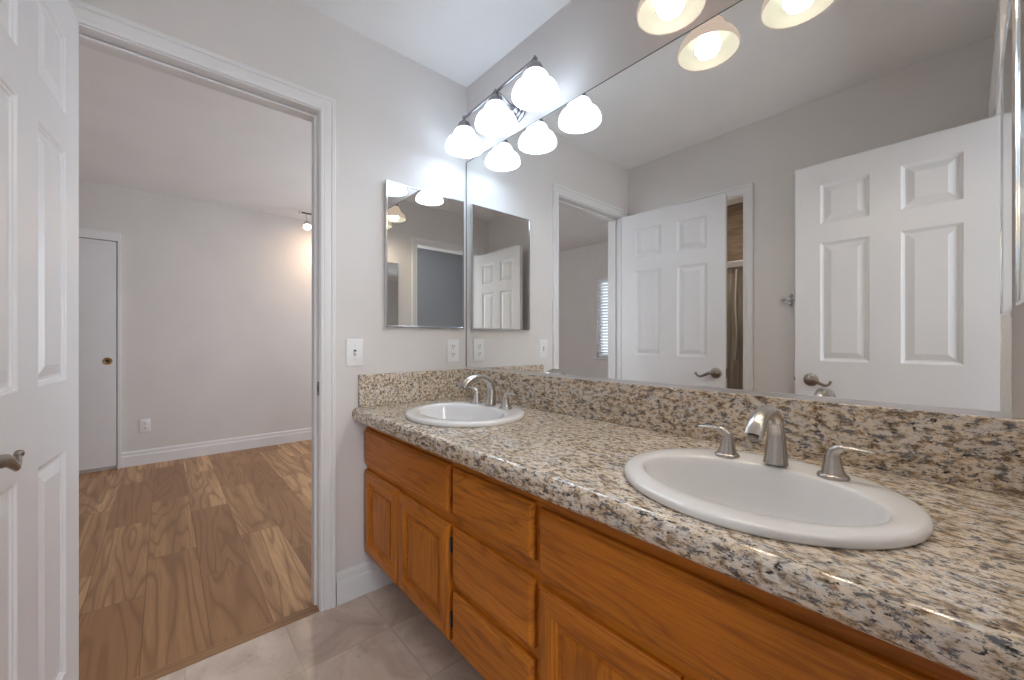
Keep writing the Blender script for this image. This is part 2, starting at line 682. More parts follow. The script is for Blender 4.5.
struct('trim_1', casing(JAMB_L - 0.006, JAMB_R + 0.002, DOOR_H + 0.006, lambda s, t, z: (t, s, z)), M['trim'], smooth=35)
struct('trim_2', casing(JAMB_L - 0.006, JAMB_R + 0.006, DOOR_H + 0.006, lambda s, t, z: (-0.115 - t, s, z)), M['trim'], smooth=35)
struct('trim_3', casing(SX0 + 0.012, SX1 - 0.014, SH - 0.004, lambda s, t, z: (s, -W + t * 0.8, z)), M['trim'], smooth=35)


def u_lining(a, b, top, th_, x0, x1):
    pts = [(a - th_, 0), (a, 0), (a, top), (b, top), (b, 0), (b + th_, 0), (b + th_, top + th_), (a - th_, top + th_)]
    return prism(pts, 'x', x0, x1)


jb = struct('trim_4', u_lining(JAMB_L, JAMB_R, DOOR_H, 0.019, -0.115, 0.0), M['trim'])
struct('trim_5', u_lining(JAMB_L + 0.011, JAMB_R - 0.008, DOOR_H - 0.011, 0.0078, -0.078, -0.042), M['trim'])
sp = finish('strike_plate', boxm(-0.028, -0.001, JAMB_R - 0.0018, JAMB_R + 0.0004, 0.878, 0.935, bev=0.0006), M['antique'], jb)
sp2 = finish('strike_hole', boxm(-0.021, -0.008, JAMB_R - 0.0022, JAMB_R - 0.0015, 0.893, 0.920), M['slot'], sp)
# lining of the shower doorway
struct('trim_6', prism([(SX0 - 0.0, 0), (SX0 + 0.012, 0), (SX0 + 0.012, SH - 0.012), (SX1 - 0.008, SH - 0.012), (SX1 - 0.008, 0), (SX1, 0), (SX1, SH), (SX0, SH)], 'y', -W - 0.115, -W + 0.0005), M['trim'])

struct('trim_9', casing(RY0 - 0.006, RY1 + 0.006, DOOR_H + 0.006, lambda s, t, z: (XR - t, s, z)), M['trim'], smooth=35)
BASE = [(0, 0), (0.014, 0), (0.014, 0.085), (0.012, 0.093), (0.009, 0.097), (0.0085, 0.118), (0.005, 0.128), (0, 0.132)]
struct('baseboard_left', prism([(p[0], p[1]) for p in BASE], 'y', JAMB_R + 0.064, -0.401), M['trim'])
struct('baseboard_bedroom', prism([(FAR + p[0], p[1]) for p in BASE], 'y', -1.483, BED_Y1), M['trim'])

# ------------------------------------------------------------------ bedroom window, closet, outlet, track light
win = struct('window_1', wall_with_hole(WX0, WX1, WZ0, WZ1, WX0 + 0.04, WX1 - 0.04, WZ0 + 0.04, WZ1 - 0.04, BED_Y0 - 0.10, BED_Y0 - 0.05), M['trim'])
finish('pane', boxm(WX0 + 0.04, WX1 - 0.04, BED_Y0 - 0.079, BED_Y0 - 0.075, WZ0 + 0.04, WZ1 - 0.04), M['pane'], win)
finish('sill', boxm(WX0 - 0.04, WX1 + 0.04, BED_Y0 - 0.045, BED_Y0 + 0.035, WZ0 - 0.025, WZ0 - 0.001, bev=0.004), M['trim'], win)
bl = empty('window_blind', ((WX0 + WX1) / 2, BED_Y0 - 0.02, WZ0))
tag(bl, 'white horizontal slat blind hanging in the bedroom window, seen only in the big mirror', 'blind')
finish('head_rail', boxm(WX0 + 0.008, WX1 - 0.008, BED_Y0 - 0.042, BED_Y0 - 0.003, WZ1 - 0.045, WZ1 - 0.002, bev=0.003), M['blind'], bl, bl.location)
bm = bmesh.new()
z = WZ0 + 0.05
while z < WZ1 - 0.06:
    P = [(BED_Y0 - 0.040, z), (BED_Y0 - 0.006, z + 0.018), (BED_Y0 - 0.006, z + 0.0205), (BED_Y0 - 0.040, z + 0.0025)]
    A = [bm.verts.new((WX0 + 0.012, *p)) for p in P]
    B = [bm.verts.new((WX1 - 0.012, *p)) for p in P]
    bm.faces.new(A)
    bm.faces.new(B)
    for q in range(4):
        bm.faces.new((A[q], A[(q + 1) % 4], B[(q + 1) % 4], B[q]))
    z += 0.040
finish('slats', bm, M['blind'], bl, bl.location, weld=False)
finish('bottom_rail', boxm(WX0 + 0.012, WX1 - 0.012, BED_Y0 - 0.036, BED_Y0 - 0.010, WZ0 + 0.012, WZ0 + 0.030, bev=0.003), M['blind'], bl, bl.location)
for x in (WX0 + 0.15, WX1 - 0.15):
    finish('ladder_cord', tube([(x, BED_Y0 - 0.004, WZ0 + 0.03), (x, BED_Y0 - 0.004, WZ1 - 0.04)], 0.0015, 6), M['blind'], bl, bl.location)

cl = empty('door_3', (FAR, -2.2, 0))
tag(cl, 'flat white sliding closet door with round brass finger pull, across the bedroom', 'door', kind='structure')
finish('leaf', boxm(FAR + 0.004, FAR + 0.030, -2.30, -1.512, 0.03, 1.952, bev=0.002), M['door'], cl, cl.location)
pull = finish('finger_pull', lathe([(0.0, 0.0006), (0.018, 0.0008), (0.021, 0.003), (0.027, 0.004), (0.030, 0.0025), (0.031, 0.0)], (FAR + 0.030, -1.566, 0.930), (1, 0, 0), 28), M['brass'], cl, cl.location, smooth=40)
finish('pull_recess', lathe([(0.0, 0.0), (0.012, 0.0006), (0.0125, 0.0)], (FAR + 0.0310, -1.566, 0.930), (1, 0, 0), 20), M['slot'], pull)
bpy.data.objects['pull_recess'].location = (-cl.location[0], -cl.location[1], 0)
struct('trim_7', prism([(-2.36, 1.958), (-1.486, 1.958), (-1.486, 2.032), (-2.36, 2.032)], 'x', FAR, FAR + 0.036), M['trim'])
struct('trim_8', prism([(-1.504, 0.0), (-1.484, 0.0), (-1.484, 1.958), (-1.504, 1.958)], 'x', FAR, FAR + 0.034), M['trim'])


def outlet_plate(name, loc, rz, label, kind='outlet'):
    """plate lies in the local x-z plane facing local -y."""
    o = empty(name, loc, rz)
    tag(o, label, 'switch' if kind == 'switch' else 'outlet')
    finish('cover_plate', boxm(-0.0365, 0.0365, -0.006, 0.0, -0.059, 0.059, bev=0.0035, seg=3), M['plastic'], o, smooth=40)
    if kind == 'switch':
        finish('switch_slot', boxm(-0.0055, 0.0055, -0.0066, -0.0055, -0.012, 0.012), M['slot'], o)
        tg = prism([(-0.0062, -0.010), (-0.0165, -0.0075), (-0.0175, -0.0015), (-0.0062, 0.004)], 'x', -0.004, 0.004)
        finish('toggle', tg, M['plastic'], o)
        for zz in (-0.030, 0.030):
            finish('screw', lathe([(0.0038, 0.0), (0.0034, 0.0014), (0.0, 0.0016)], (0, -0.006, zz), (0, -1, 0), 14), M['aluminium'], o, smooth=40)
    else:
        for zz in (-0.0205, 0.0205):
            rcp = finish('receptacle', lathe([(0.0165, 0.0), (0.0160, 0.0018), (0.0, 0.0020)], (0, -0.006, zz), (0, -1, 0), 24, sy=0.86), M['plastic'], o, smooth=40)
            for xx in (-0.006, 0.006):
                finish('slot', boxm(xx - 0.0013, xx + 0.0013, -0.0086, -0.0076, zz + 0.000, zz + 0.009), M['slot'], rcp)
            finish('ground_hole', lathe([(0.0026, 0.0), (0.0, 0.0004)], (0, -0.0080, zz - 0.0065), (0, -1, 0), 10), M['slot'], rcp)
        finish('screw', lathe([(0.0032, 0.0), (0.0028, 0.0012), (0.0, 0.0014)], (0, -0.006, 0), (0, -1, 0), 14), M['aluminium'], o, smooth=40)
    return o


outlet_plate('wall_outlet', (FAR, -1.332, 0.345), PI / 2, 'white duplex wall outlet low on the bedroom wall above the baseboard')
outlet_plate('wall_outlet', (0.0, -0.089, 1.052), PI / 2, 'white duplex wall outlet beneath the medicine cabinet next to the mirror corner')
outlet_plate('light_switch', (0.0, -0.586, 1.052), PI / 2, 'white toggle light switch on the wall between door frame and granite splash', 'switch')

tl = empty('track_light', (-2.70, -0.12, H))
tag(tl, 'chrome track lamp with lit spot head on the bedroom ceiling past the door frame', 'spotlight')
finish('ceiling_track', tube([(-2.70, -0.17, 2.405), (-2.70, 0.60, 2.405)], 0.008, 10), M['black'], tl, tl.location)
finish('ceiling_canopy', lathe([(0.05, 0.0), (0.048, -0.015), (0.02, -0.022), (0.008, -0.03), (0.0, -0.03)], (-2.70, 0.25, H), n=24), M['chrome'], tl, tl.location, smooth=40)
finish('stem', tube([(-2.70, 0.25, 2.42), (-2.70, 0.25, 2.40)], 0.007, 10), M['chrome'], tl, tl.location)
kn = finish('track_end', ball((-2.70, -0.17, 2.405), 0.016), M['chrome'], tl, tl.location, smooth=60)
def spot_head(c, ax):
    c, ax = Vector(c), Vector(ax).normalized()
    finish('swivel', tube(spline([(c.x, c.y - 0.01, 2.40), (c.x, c.y - 0.006, 2.37), c + Vector((0, 0, 0.035))], 4), 0.006, 10), M['chrome'], tl, tl.location, smooth=40)
    hd = finish('lamp_head', lathe([(0.0, 0.045), (0.010, 0.040), (0.030, 0.02), (0.038, -0.03), (0.040, -0.045), (0.036, -0.045), (0.030, -0.03)], c, ax, 24), M['chrome'], tl, tl.location, smooth=40)
    finish('lens', lathe([(0.0, -0.004), (0.034, 0.0)], c - ax * 0.040, ax, 24), M['spot_lens'], hd, tl.location)
    return c - ax * 0.05


spot_head((-2.70, -0.105, 2.295), (-0.62, 0.10, 0.78))
lens_c = spot_head((-2.70, 0.22, 2.295), (0.62, 0.25, 0.75))
sl = bpy.data.lights.new('track_spot', 'SPOT')
sl.energy = 11
sl.color = (1.0, 0.70, 0.46)
sl.spot_size = math.radians(150)
sl.spot_blend = 1.0
sl.shadow_soft_size = 0.04
so = bpy.data.objects.new('track_spot', sl)
COL.objects.link(so)
so.location = lens_c
so.rotation_euler = Vector((0, 0, -1)).rotation_difference(Vector((-0.62, -0.25, -0.75))).to_euler()

# ------------------------------------------------------------------ panelled doors
PROF = [(0.0, 0.0), (0.003, -0.001), (0.006, -0.0045), (0.010, -0.0055), (0.013, -0.0085), (0.020, -0.0085), (0.044, -0.0020), (0.046, -0.0015)]


def panel_slab(Wd, Hd, T, rects, prof, z0=0.0, sides=(0, 1)):
    """Slab 0..Wd x -T..0 x z0..z0+Hd with raised panels on its faces (front: y = 0, facing +y)."""
    bm = bmesh.new()
    xs = sorted({0.0, Wd} | {r[0] for r in rects} | {r[1] for r in rects})
    zs = sorted({0.0, Hd} | {r[2] for r in rects} | {r[3] for r in rects})
    isin = {}
    for r in rects:
        isin[(round(r[0], 5), round(r[2], 5))] = r
    cover = lambda x, z: any(r[0] < x < r[1] and r[2] < z < r[3] for r in rects)
    for side in (0, 1):
        Y = (lambda d: d) if side == 0 else (lambda d: -T - d)
        use = side in sides
        for i in range(len(xs) - 1):
            for j in range(len(zs) - 1):
                if use and cover((xs[i] + xs[i + 1]) / 2, (zs[j] + zs[j + 1]) / 2):
                    continue
                bm.faces.new([bm.verts.new((x, Y(0), z + z0)) for x, z in ((xs[i], zs[j]), (xs[i + 1], zs[j]), (xs[i + 1], zs[j + 1]), (xs[i], zs[j + 1]))])
        if not use:
            continue
        for (a, b, c, d) in rects:
            loops = []
            for (o_, dep) in prof:
                loops.append([bm.verts.new(p) for p in ((a + o_, Y(dep), c + o_ + z0), (b - o_, Y(dep), c + o_ + z0), (b - o_, Y(dep), d - o_ + z0), (a + o_, Y(dep), d - o_ + z0))])
            for A, B in zip(loops, loops[1:]):
                for k in range(4):
                    bm.faces.new((A[k], A[(k + 1) % 4], B[(k + 1) % 4], B[k]))
            bm.faces.new(loops[-1])
    n = len(xs)
    for zz in (0.0, Hd):
        for i in range(n - 1):
            bm.faces.new([bm.verts.new(p) for p in ((xs[i], 0, zz + z0), (xs[i + 1], 0, zz + z0), (xs[i + 1], -T, zz + z0), (xs[i], -T, zz + z0))])
    for xx in (0.0, Wd):
        for j in range(len(zs) - 1):
            bm.faces.new([bm.verts.new(p) for p in ((xx, 0, zs[j] + z0), (xx, 0, zs[j + 1] + z0), (xx, -T, zs[j + 1] + z0), (xx, -T, zs[j] + z0))])
    return bm


DW = 0.711
PAN = [(a, b, c, d) for a, b in ((0.108, 0.302), (0.409, 0.603)) for c, d in ((0.20, 0.80), (0.985, 1.600), (1.697, 1.905))]


def lever(parent, u, z, sgn, front=True, k=1.0):
    """Lever handle on the door face; the lever points towards sgn * u."""
    y0, dy = (0.0, 1.0) if front else (-0.035, -1.0)
    ros = finish('rosette', lathe([(0.034, 0.0), (0.034, 0.003), (0.031, 0.006), (0.022, 0.009), (0.014, 0.011), (0.011, 0.02), (0.010, 0.040), (0.0, 0.040)], (u, y0, z), (0, dy, 0), 28), M['antique'], parent, smooth=40)
    y = y0 + dy * 0.046
    path = spline([(u - sgn * k * 0.010, y - dy * 0.004, z + 0.002), (u + sgn * k * 0.004, y, z + 0.004), (u + sgn * k * 0.030, y + dy * 0.003, z + 0.001), (u + sgn * k * 0.055, y + dy * 0.003, z - 0.012),
                   (u + sgn * k * 0.080, y, z - 0.022), (u + sgn * k * 0.100, y - dy * 0.004, z - 0.018), (u + sgn * k * 0.110, y - dy * 0.006, z - 0.006)], 6)
    lv = tube(path, [0.009, 0.011, 0.010, 0.008, 0.0070, 0.0062, 0.0060], 14, flat=[(0.75, 1.0), (0.7, 1.1), (0.7, 1.0)])
    ball((u + sgn * k * 0.110, y - dy * 0.006, z - 0.004), 0.0072, lv, 12)
    finish('lever', lv, M['antique'], ros, smooth=50)
    return ros


def panel_door(name, loc, rz, latch_u, label):
    o = empty(name, loc, rz)
    tag(o, label, 'door', kind='structure')
    finish('leaf', panel_slab(DW, 2.015, 0.035, PAN, PROF, 0.011), M['door'], o)
    s = -1 if latch_u > DW / 2 else 1
    lever(o, latch_u, 0.897, s, k=1.0 if s < 0 else 0.80)
    e = DW if s < 0 else 0.0
    finish('latch_plate', boxm(min(e, e - s * 0.0012), max(e, e - s * 0.0012), -0.029, -0.006, 0.868, 0.926), M['antique'], o)
    finish('latch_bolt', boxm(min(e, e - s * 0.009), max(e, e - s * 0.009), -0.024, -0.011, 0.887, 0.907, bev=0.002), M['antique'], o)
    h = DW if s > 0 else 0.0
    for zz in (0.20, 1.02, 1.80):
        finish('hinge', tube([(h + s * 0.006, -0.030, zz), (h + s * 0.006, -0.030, zz + 0.09)], 0.0055, 12), M['antique'], o, smooth=40)
    return o


d1 = panel_door('door_1', (0.035, -1.390, 0), math.radians(-5.75), DW - 0.055, 'white six panel door standing open beside the bedroom doorway, dark nickel lever')
d2 = panel_door('door_2', (1.128, -1.381, 0), 0.0, 0.070, 'white six panel door in front of the back wall, seen only in the big mirror')

# shower enclosure seen in the mirror through the gap beside the open door
sh = empty('shower_enclosure', (0.6, -2.2, 0))
tag(sh, 'streaked glass shower door under a bright metal rail, glimpsed past the open door', 'shower')
finish('header_rail', boxm(0.0, 1.3, -2.225, -2.185, 1.682, 1.732, bev=0.004), M['aluminium'], sh, sh.location)
finish('glass_panel', boxm(0.0, 1.3, -2.212, -2.206, 0.42, 1.682), M['showerglass'], sh, sh.location)
finish('bottom_track', boxm(0.0, 1.3, -2.225, -2.185, 0.0, 0.42, bev=0.004), M['porcelain'], sh, sh.location)
hs = finish('handle_bar', tube(spline([(0.555, -2.185, 1.665), (0.552, -2.170, 1.40), (0.562, -2.168, 1.15), (0.545, -2.185, 0.95)], 6), 0.008, 10), M['aluminium'], sh, sh.location, smooth=40)

# robe hook on the back wall
hk = empty('robe_hook', (1.068, -W, 1.335))
tag(hk, 'small chrome robe hook with ball ends on the back wall, seen in the mirror', 'hook')
finish('wall_plate', lathe([(0.010, 0.0), (0.019, 0.004), (0.010, 0.007), (0.007, 0.020), (0.0, 0.020)], (0, 0, 0), (0, 1, 0), 24), M['chrome'], hk, smooth=40)
for dx, dz in ((-0.026, 0.004), (0.012, 0.021), (0.010, -0.023)):
    pr_ = tube(spline([(0, 0.012, 0), (dx * 0.5, 0.028, dz * 0.5), (dx, 0.040, dz)], 5), 0.0042, 10)
    ball((dx, 0.044, dz), 0.0135, pr_, 14)
    finish('prong', pr_, M['chrome'], hk, smooth=50)

# ------------------------------------------------------------------ vanity cabinet
FY = -0.532          # face frame
DYF = -0.551         # front of doors and drawers
ZB = 0.165
vc = empty('vanity_cabinet', (0.9, -0.28, 0))
tag(vc, 'honey oak bathroom vanity with doors and drawers under the granite worktop', 'cabinet')
VO = vc.location
bm = bmesh.new()
a0, a1, b0, b1, c0, c1 = 0.002, XR - 0.002, FY + 0.02, -0.004, ZB, 0.752
for f in (((a0, b0, c0), (a1, b0, c0), (a1, b1, c0), (a0, b1, c0)), ((a0, b0, c0), (a0, b1, c0), (a0, b1, c1), (a0, b0, c1)),
          ((a1, b0, c0), (a1, b1, c0), (a1, b1, c1), (a1, b0, c1)), ((a0, b1, c0), (a1, b1, c0), (a1, b1, c1), (a0, b1, c1))):
    bm.faces.new([bm.verts.new(p) for p in f])
finish('carcass', bm, M['oakx'], vc, VO)
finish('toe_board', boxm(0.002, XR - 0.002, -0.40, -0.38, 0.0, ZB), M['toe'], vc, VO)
finish('face_frame', boxm(0.002, XR - 0.002, FY, FY + 0.02, ZB, 0.7565), M['oakx'], vc, VO)


def front_slab(x0, x1, z0, z1):
    """Slab drawer front with a routed edge."""
    bm = bmesh.new()
    lo = []
    for (o_, y) in ((0.0, FY - 0.0002), (0.0, FY - 0.009), (0.003, FY - 0.012), (0.005, FY - 0.012), (0.010, DYF + 0.001), (0.013, DYF)):
        lo.append([bm.verts.new(p) for p in ((x0 + o_, y, z0 + o_), (x1 - o_, y, z0 + o_), (x1 - o_, y, z1 - o_), (x0 + o_, y, z1 - o_))])
    for A, B in zip(lo, lo[1:]):
        for k in range(4):
            bm.faces.new((A[k], A[(k + 1) % 4], B[(k + 1) % 4], B[k]))
    bm.faces.new(lo[0])
    bm.faces.new(lo[-1])
    return bm


def cab_door(x0, x1, z0, z1, hinge_x):
    """Rail-and-stile cabinet door with a flat centre panel; stiles and panel are its sub-parts."""
    r = 0.056
    bm = bmesh.new()

    def loop(ox, y):
        return [bm.verts.new(p) for p in ((x0 + ox, y, z0 + ox), (x1 - ox, y, z0 + ox), (x1 - ox, y, z1 - ox), (x0 + ox, y, z1 - ox))]
    lo = [loop(o_, y) for o_, y in ((r + 0.012, FY - 0.0002), (0.0, FY - 0.0002), (0.0, FY - 0.010), (0.003, FY - 0.013), (0.006, FY - 0.014), (0.010, DYF + 0.001), (0.013, DYF),
                                    (r - 0.010, DYF), (r - 0.008, DYF + 0.004), (r - 0.003, DYF + 0.005), (r, DYF + 0.011), (r + 0.012, DYF + 0.012), (r + 0.012, FY - 0.0002))]
    for A, B in zip(lo, lo[1:]):
        for k in range(4):
            bm.faces.new((A[k], A[(k + 1) % 4], B[(k + 1) % 4], B[k]))
    # rails carry horizontal grain, stiles vertical: faces are split between two slots
    d = finish('door', bm, M['oakx'], vc, VO, smooth=20)
    d.data.materials.append(M['oakz'])
    xa, xb = x0 + r - VO[0], x1 - r - VO[0]
    for p in d.data.polygons:
        cx_ = p.center[0]
        if cx_ < xa or cx_ > xb:
            p.material_index = 1
    pb = bmesh.new()
    a, b, c, e = x0 + r + 0.0115, x1 - r - 0.0115, z0 + r + 0.0115, z1 - r - 0.0115
    lo = []
    for o_, y in ((0, FY - 0.0004), (0, DYF + 0.0125), (0.004, DYF + 0.0120), (0.006, DYF + 0.0085), (0.018, DYF + 0.0060), (0.020, DYF + 0.0052)):
        lo.append([pb.verts.new(p) for p in ((a + o_, y, c + o_), (b - o_, y, c + o_), (b - o_, y, e - o_), (a + o_, y, e - o_))])
    for A, B in zip(lo, lo[1:]):
        for k in range(4):
            pb.faces.new((A[k], A[(k + 1) % 4], B[(k + 1) % 4], B[k]))
    pb.faces.new(lo[0])
    pb.faces.new(lo[-1])
    finish('panel', pb, M['oakz'], d, VO)
    for zz in (z0 + 0.045, z1 - 0.085) if hinge_x > x1 - 0.01 else ():
        finish('hinge', boxm(min(hinge_x, hinge_x + 0.010), max(hinge_x, hinge_x + 0.010), DYF + 0.006, FY - 0.0003, zz, zz + 0.045, bev=0.002), M['black'], d, VO)
    return d


finish('false_front', front_slab(0.015, 0.692, 0.568, 0.721), M['oakx'], vc, VO)
finish('false_front', front_slab(1.078, 1.756, 0.558, 0.710), M['oakx'], vc, VO)
for z0, z1 in ((0.579, 0.717), (0.369, 0.536), (0.176, 0.340)):
    finish('drawer_front', front_slab(0.709, 1.060, z0, z1), M['oakx'], vc, VO)
cab_door(0.015, 0.336, 0.182, 0.544, 0.005)
cab_door(0.340, 0.692, 0.180, 0.538, 0.692)
cab_door(1.078, 1.415, 0.180, 0.528, 1.068)
cab_door(1.420, 1.756, 0.180, 0.528, 1.756)

# ------------------------------------------------------------------ granite worktop with two basin cut-outs
SINK = [(0.443, -0.316), (1.457, -0.335)]
SA, SB = 0.2470, 0.2230


def worktop():
    bm = bmesh.new()
    yF, yB, ZU = -0.572, -0.0, 0.7815
    N = 64
    quad = lambda *p: bm.faces.new([bm.verts.new(q) for q in p])
    xs = [0.0]
    for cx_, cy_ in SINK:
        x0, x1 = cx_ - 0.285, cx_ + 0.285
        a, b = SA - 0.018, SB - 0.018
        for Z in (Z_TOP, ZU):
            quad((xs[-1], yF if Z == Z_TOP else -0.556, Z), (x0, yF if Z == Z_TOP else -0.556, Z), (x0, yB, Z), (xs[-1], yB, Z))
        rim = [(cx_ + a * math.cos(2 * PI * k / N), cy_ + b * math.sin(2 * PI * k / N)) for k in range(N)]
        per = []
        for k in range(N):
            c, s_ = math.cos(2 * PI * k / N), math.sin(2 * PI * k / N)
            m = max(abs(c) / 0.285, abs(s_) / ((yB - cy_) if s_ > 0 else (cy_ - yF)))
            per.append((cx_ + c / m, cy_ + s_ / m))
        for q in ((x0, yF), (x1, yF), (x1, yB), (x0, yB)):
            i = min(range(N), key=lambda k: (per[k][0] - q[0]) ** 2 + (per[k][1] - q[1]) ** 2)
            per[i] = q
        for k in range(N):
            k2 = (k + 1) % N
            for Z in (Z_TOP, ZU):
                g = (lambda p: p) if Z == Z_TOP else (lambda p: (p[0], max(p[1], -0.556)))
                quad((*g(per[k]), Z), (*g(per[k2]), Z), (*rim[k2], Z), (*rim[k], Z))
            quad((*rim[k], Z_TOP), (*rim[k2], Z_TOP), (*rim[k2], ZU), (*rim[k], ZU))
        xs.append(x1)
    for Z in (Z_TOP, ZU):
        yf = yF if Z == Z_TOP else -0.556
        quad((xs[-1], yf, Z), (XR, yf, Z), (XR, yB, Z), (xs[-1], yB, Z))
    prof = [(yF, Z_TOP), (-0.582, 0.8122), (-0.5895, 0.8088), (-0.5945, 0.8030), (-0.597, 0.795), (-0.597, 0.778), (-0.595, 0.769), (-0.590, 0.762), (-0.583, 0.7575), (-0.572, 0.757), (-0.556, 0.757), (-0.556, ZU)]
    for p, q in zip(prof, prof[1:]):
        quad((0, *p), (XR, *p), (XR, *q), (0, *q))
    quad((0, yB, Z_TOP), (XR, yB, Z_TOP), (XR, yB, ZU), (0, yB, ZU))
    for x in (0, XR):
        bm.faces.new([bm.verts.new((x, *p)) for p in prof] + [bm.verts.new((x, yB, ZU)), bm.verts.new((x, yB, Z_TOP))])
    return bm


wt = finish('worktop', worktop(), M['granite'], None, (0, 0, 0), smooth=30)
tag(wt, 'speckled granite worktop with rounded front edge on the oak vanity, holding both basins', 'worktop')
ZS = 0.9555
bs = finish('backsplash', boxm(0.0, XR, -0.020, 0.0, Z_TOP + 0.0003, ZS, bev=0.002), M['granite'], None, (0, 0, 0))
tag(bs, 'long granite backsplash strip under the big mirror', 'backsplash')
ss = finish('backsplash', boxm(0.0, 0.020, -0.5714, -0.0202, Z_TOP + 0.0003, ZS, bev=0.002), M['granite'], None, (0, 0, 0))
tag(ss, 'short granite side splash against the door wall by the far basin', 'backsplash')


def basin(c, label):
    cx_, cy_ = c
    o = empty('sink', (cx_, cy_, Z_TOP))
    tag(o, label, 'sink')
    bm = bmesh.new()
    by = -0.022      # the bowl sits forward of the rim's centre
    z = Z_TOP
    L = []
    for (da, dz) in ((-0.024, -0.012), (-0.022, 0.0004), (-0.002, 0.0004), (0.0, 0.003), (0.0, 0.0095), (-0.0012, 0.0125), (-0.004, 0.0148), (-0.009, 0.0160), (-0.028, 0.0166)):
        L.append((0.0, SA + da, SB + da, dz))
    L += [(by * 0.95, 0.208, 0.150, 0.0162), (by, 0.203, 0.1445, 0.0148), (by, 0.200, 0.141, 0.011), (by, 0.198, 0.138, 0.0), (by, 0.192, 0.133, -0.030), (by, 0.185, 0.131, -0.065),
          (by, 0.163, 0.114, -0.100), (by, 0.130, 0.090, -0.126), (by, 0.090, 0.063, -0.142), (by, 0.050, 0.038, -0.149), (by, 0.022, 0.022, -0.151)]
    N = 72
    rings = [[bm.verts.new((a * math.cos(2 * PI * k / N), oy + b * math.sin(2 * PI * k / N), dz)) for k in range(N)] for oy, a, b, dz in L]
    for A, B in zip(rings, rings[1:]):
        for k in range(N):
            bm.faces.new((A[k], A[(k + 1) % N], B[(k + 1) % N], B[k]))
    bm.faces.new(rings[-1])
    finish('bowl', bm, M['porcelain'], o, smooth=60)
    finish('drain', lathe([(0.024, 0.0), (0.024, 0.002), (0.010, 0.003), (0.016, 0.001), (0.015, 0.004), (0.0, 0.005)], (0, by, -0.151), n=28), M['nickel'], o, smooth=40)
    return o


basin(SINK[0], 'white oval drop-in basin at the door end of the granite worktop')
basin(SINK[1], 'white oval drop-in basin nearer the camera, below the warm lamp')


def faucet(loc, label):
    o = empty('faucet', loc)
    tag(o, label, 'faucet')
    path = spline([(0, 0.0, 0.004), (0, 0.004, 0.040), (0, 0.003, 0.076), (0, -0.012, 0.105), (0, -0.045, 0.122), (0, -0.085, 0.121), (0, -0.120, 0.106), (0, -0.140, 0.085)], 6)
    sp_ = tube(path, [0.0240, 0.0195, 0.0165, 0.0156, 0.0152, 0.0150, 0.0150, 0.0152], 22, flat=[(1, 1), (1, 1), (1.05, 0.92), (1.12, 0.85), (1.15, 0.85)], up=(0, 1, 0))
    sp_o = finish('spout', sp_, M['nickel'], o, smooth=50)
    finish('aerator', lathe([(0.010, 0.0), (0.0095, -0.004), (0.0, -0.004)], (0, -0.1412, 0.0835), (0, 0.61, 0.79), 18), M['antique'], sp_o, smooth=40)
    for s in (-1, 1):
        hx = s * 0.099
        p = spline([(hx, 0, 0.003), (hx - s * 0.001, 0, 0.026), (hx, 0, 0.046), (hx + s * 0.009, 0.0, 0.058), (hx + s * 0.027, -0.001, 0.063), (hx + s * 0.047, -0.002, 0.063), (hx + s * 0.064, -0.003, 0.061)], 7)
        h = tube(p, [0.0215, 0.0155, 0.0122, 0.0102, 0.0078, 0.0060, 0.0038], 18, flat=[(1, 1), (1, 1), (1, 1), (1.1, 0.85), (1.35, 0.55), (1.45, 0.45), (1.3, 0.45)], up=(1, 0, 0))
        hd_ = finish('handle', h, M['nickel'], o, smooth=50)
        finish('base_ring', lathe([(0.0265, 0.0), (0.0265, 0.003), (0.0250, 0.006), (0.0220, 0.008), (0.0, 0.008)], (hx, 0, 0), n=28), M['nickel'], hd_, smooth=40)
    return o


faucet((0.420, -0.172, Z_TOP + 0.0166), 'brushed nickel widespread faucet on the basin by the door wall')
faucet((1.462, -0.200, Z_TOP + 0.0166), 'brushed nickel widespread faucet on the large basin closest to the camera')

# ------------------------------------------------------------------ big mirror, medicine cabinets
MX1 = 1.7925
MZ0, MZ1 = 0.964, 2.039
mr = empty('vanity_mirror', (0.9, 0, MZ0))
tag(mr, 'large frameless wall mirror over the vanity from splash to lamps', 'mirror')
finish('glass', boxm(0.002, MX1, -0.006, -0.0005, MZ0, MZ1), M['mirror'], mr, mr.location)
finish('bottom_channel', prism([(-0.0005, ZS), (-0.011, ZS), (-0.011, 0.967), (-0.0075, 0.967), (-0.0062, MZ0 - 0.001), (-0.0005, MZ0 - 0.001)], 'x', 0.002, MX1), M['aluminium'], mr, mr.location)
finish('edge_strip', boxm(0.0, 0.0045, -0.0075, -0.0004, MZ0, MZ1), M['edge'], mr, mr.location)
finish('top_edge', boxm(0.002, MX1, -0.0068, -0.0004, MZ1, MZ1 + 0.0025), M['edge'], mr, mr.location)


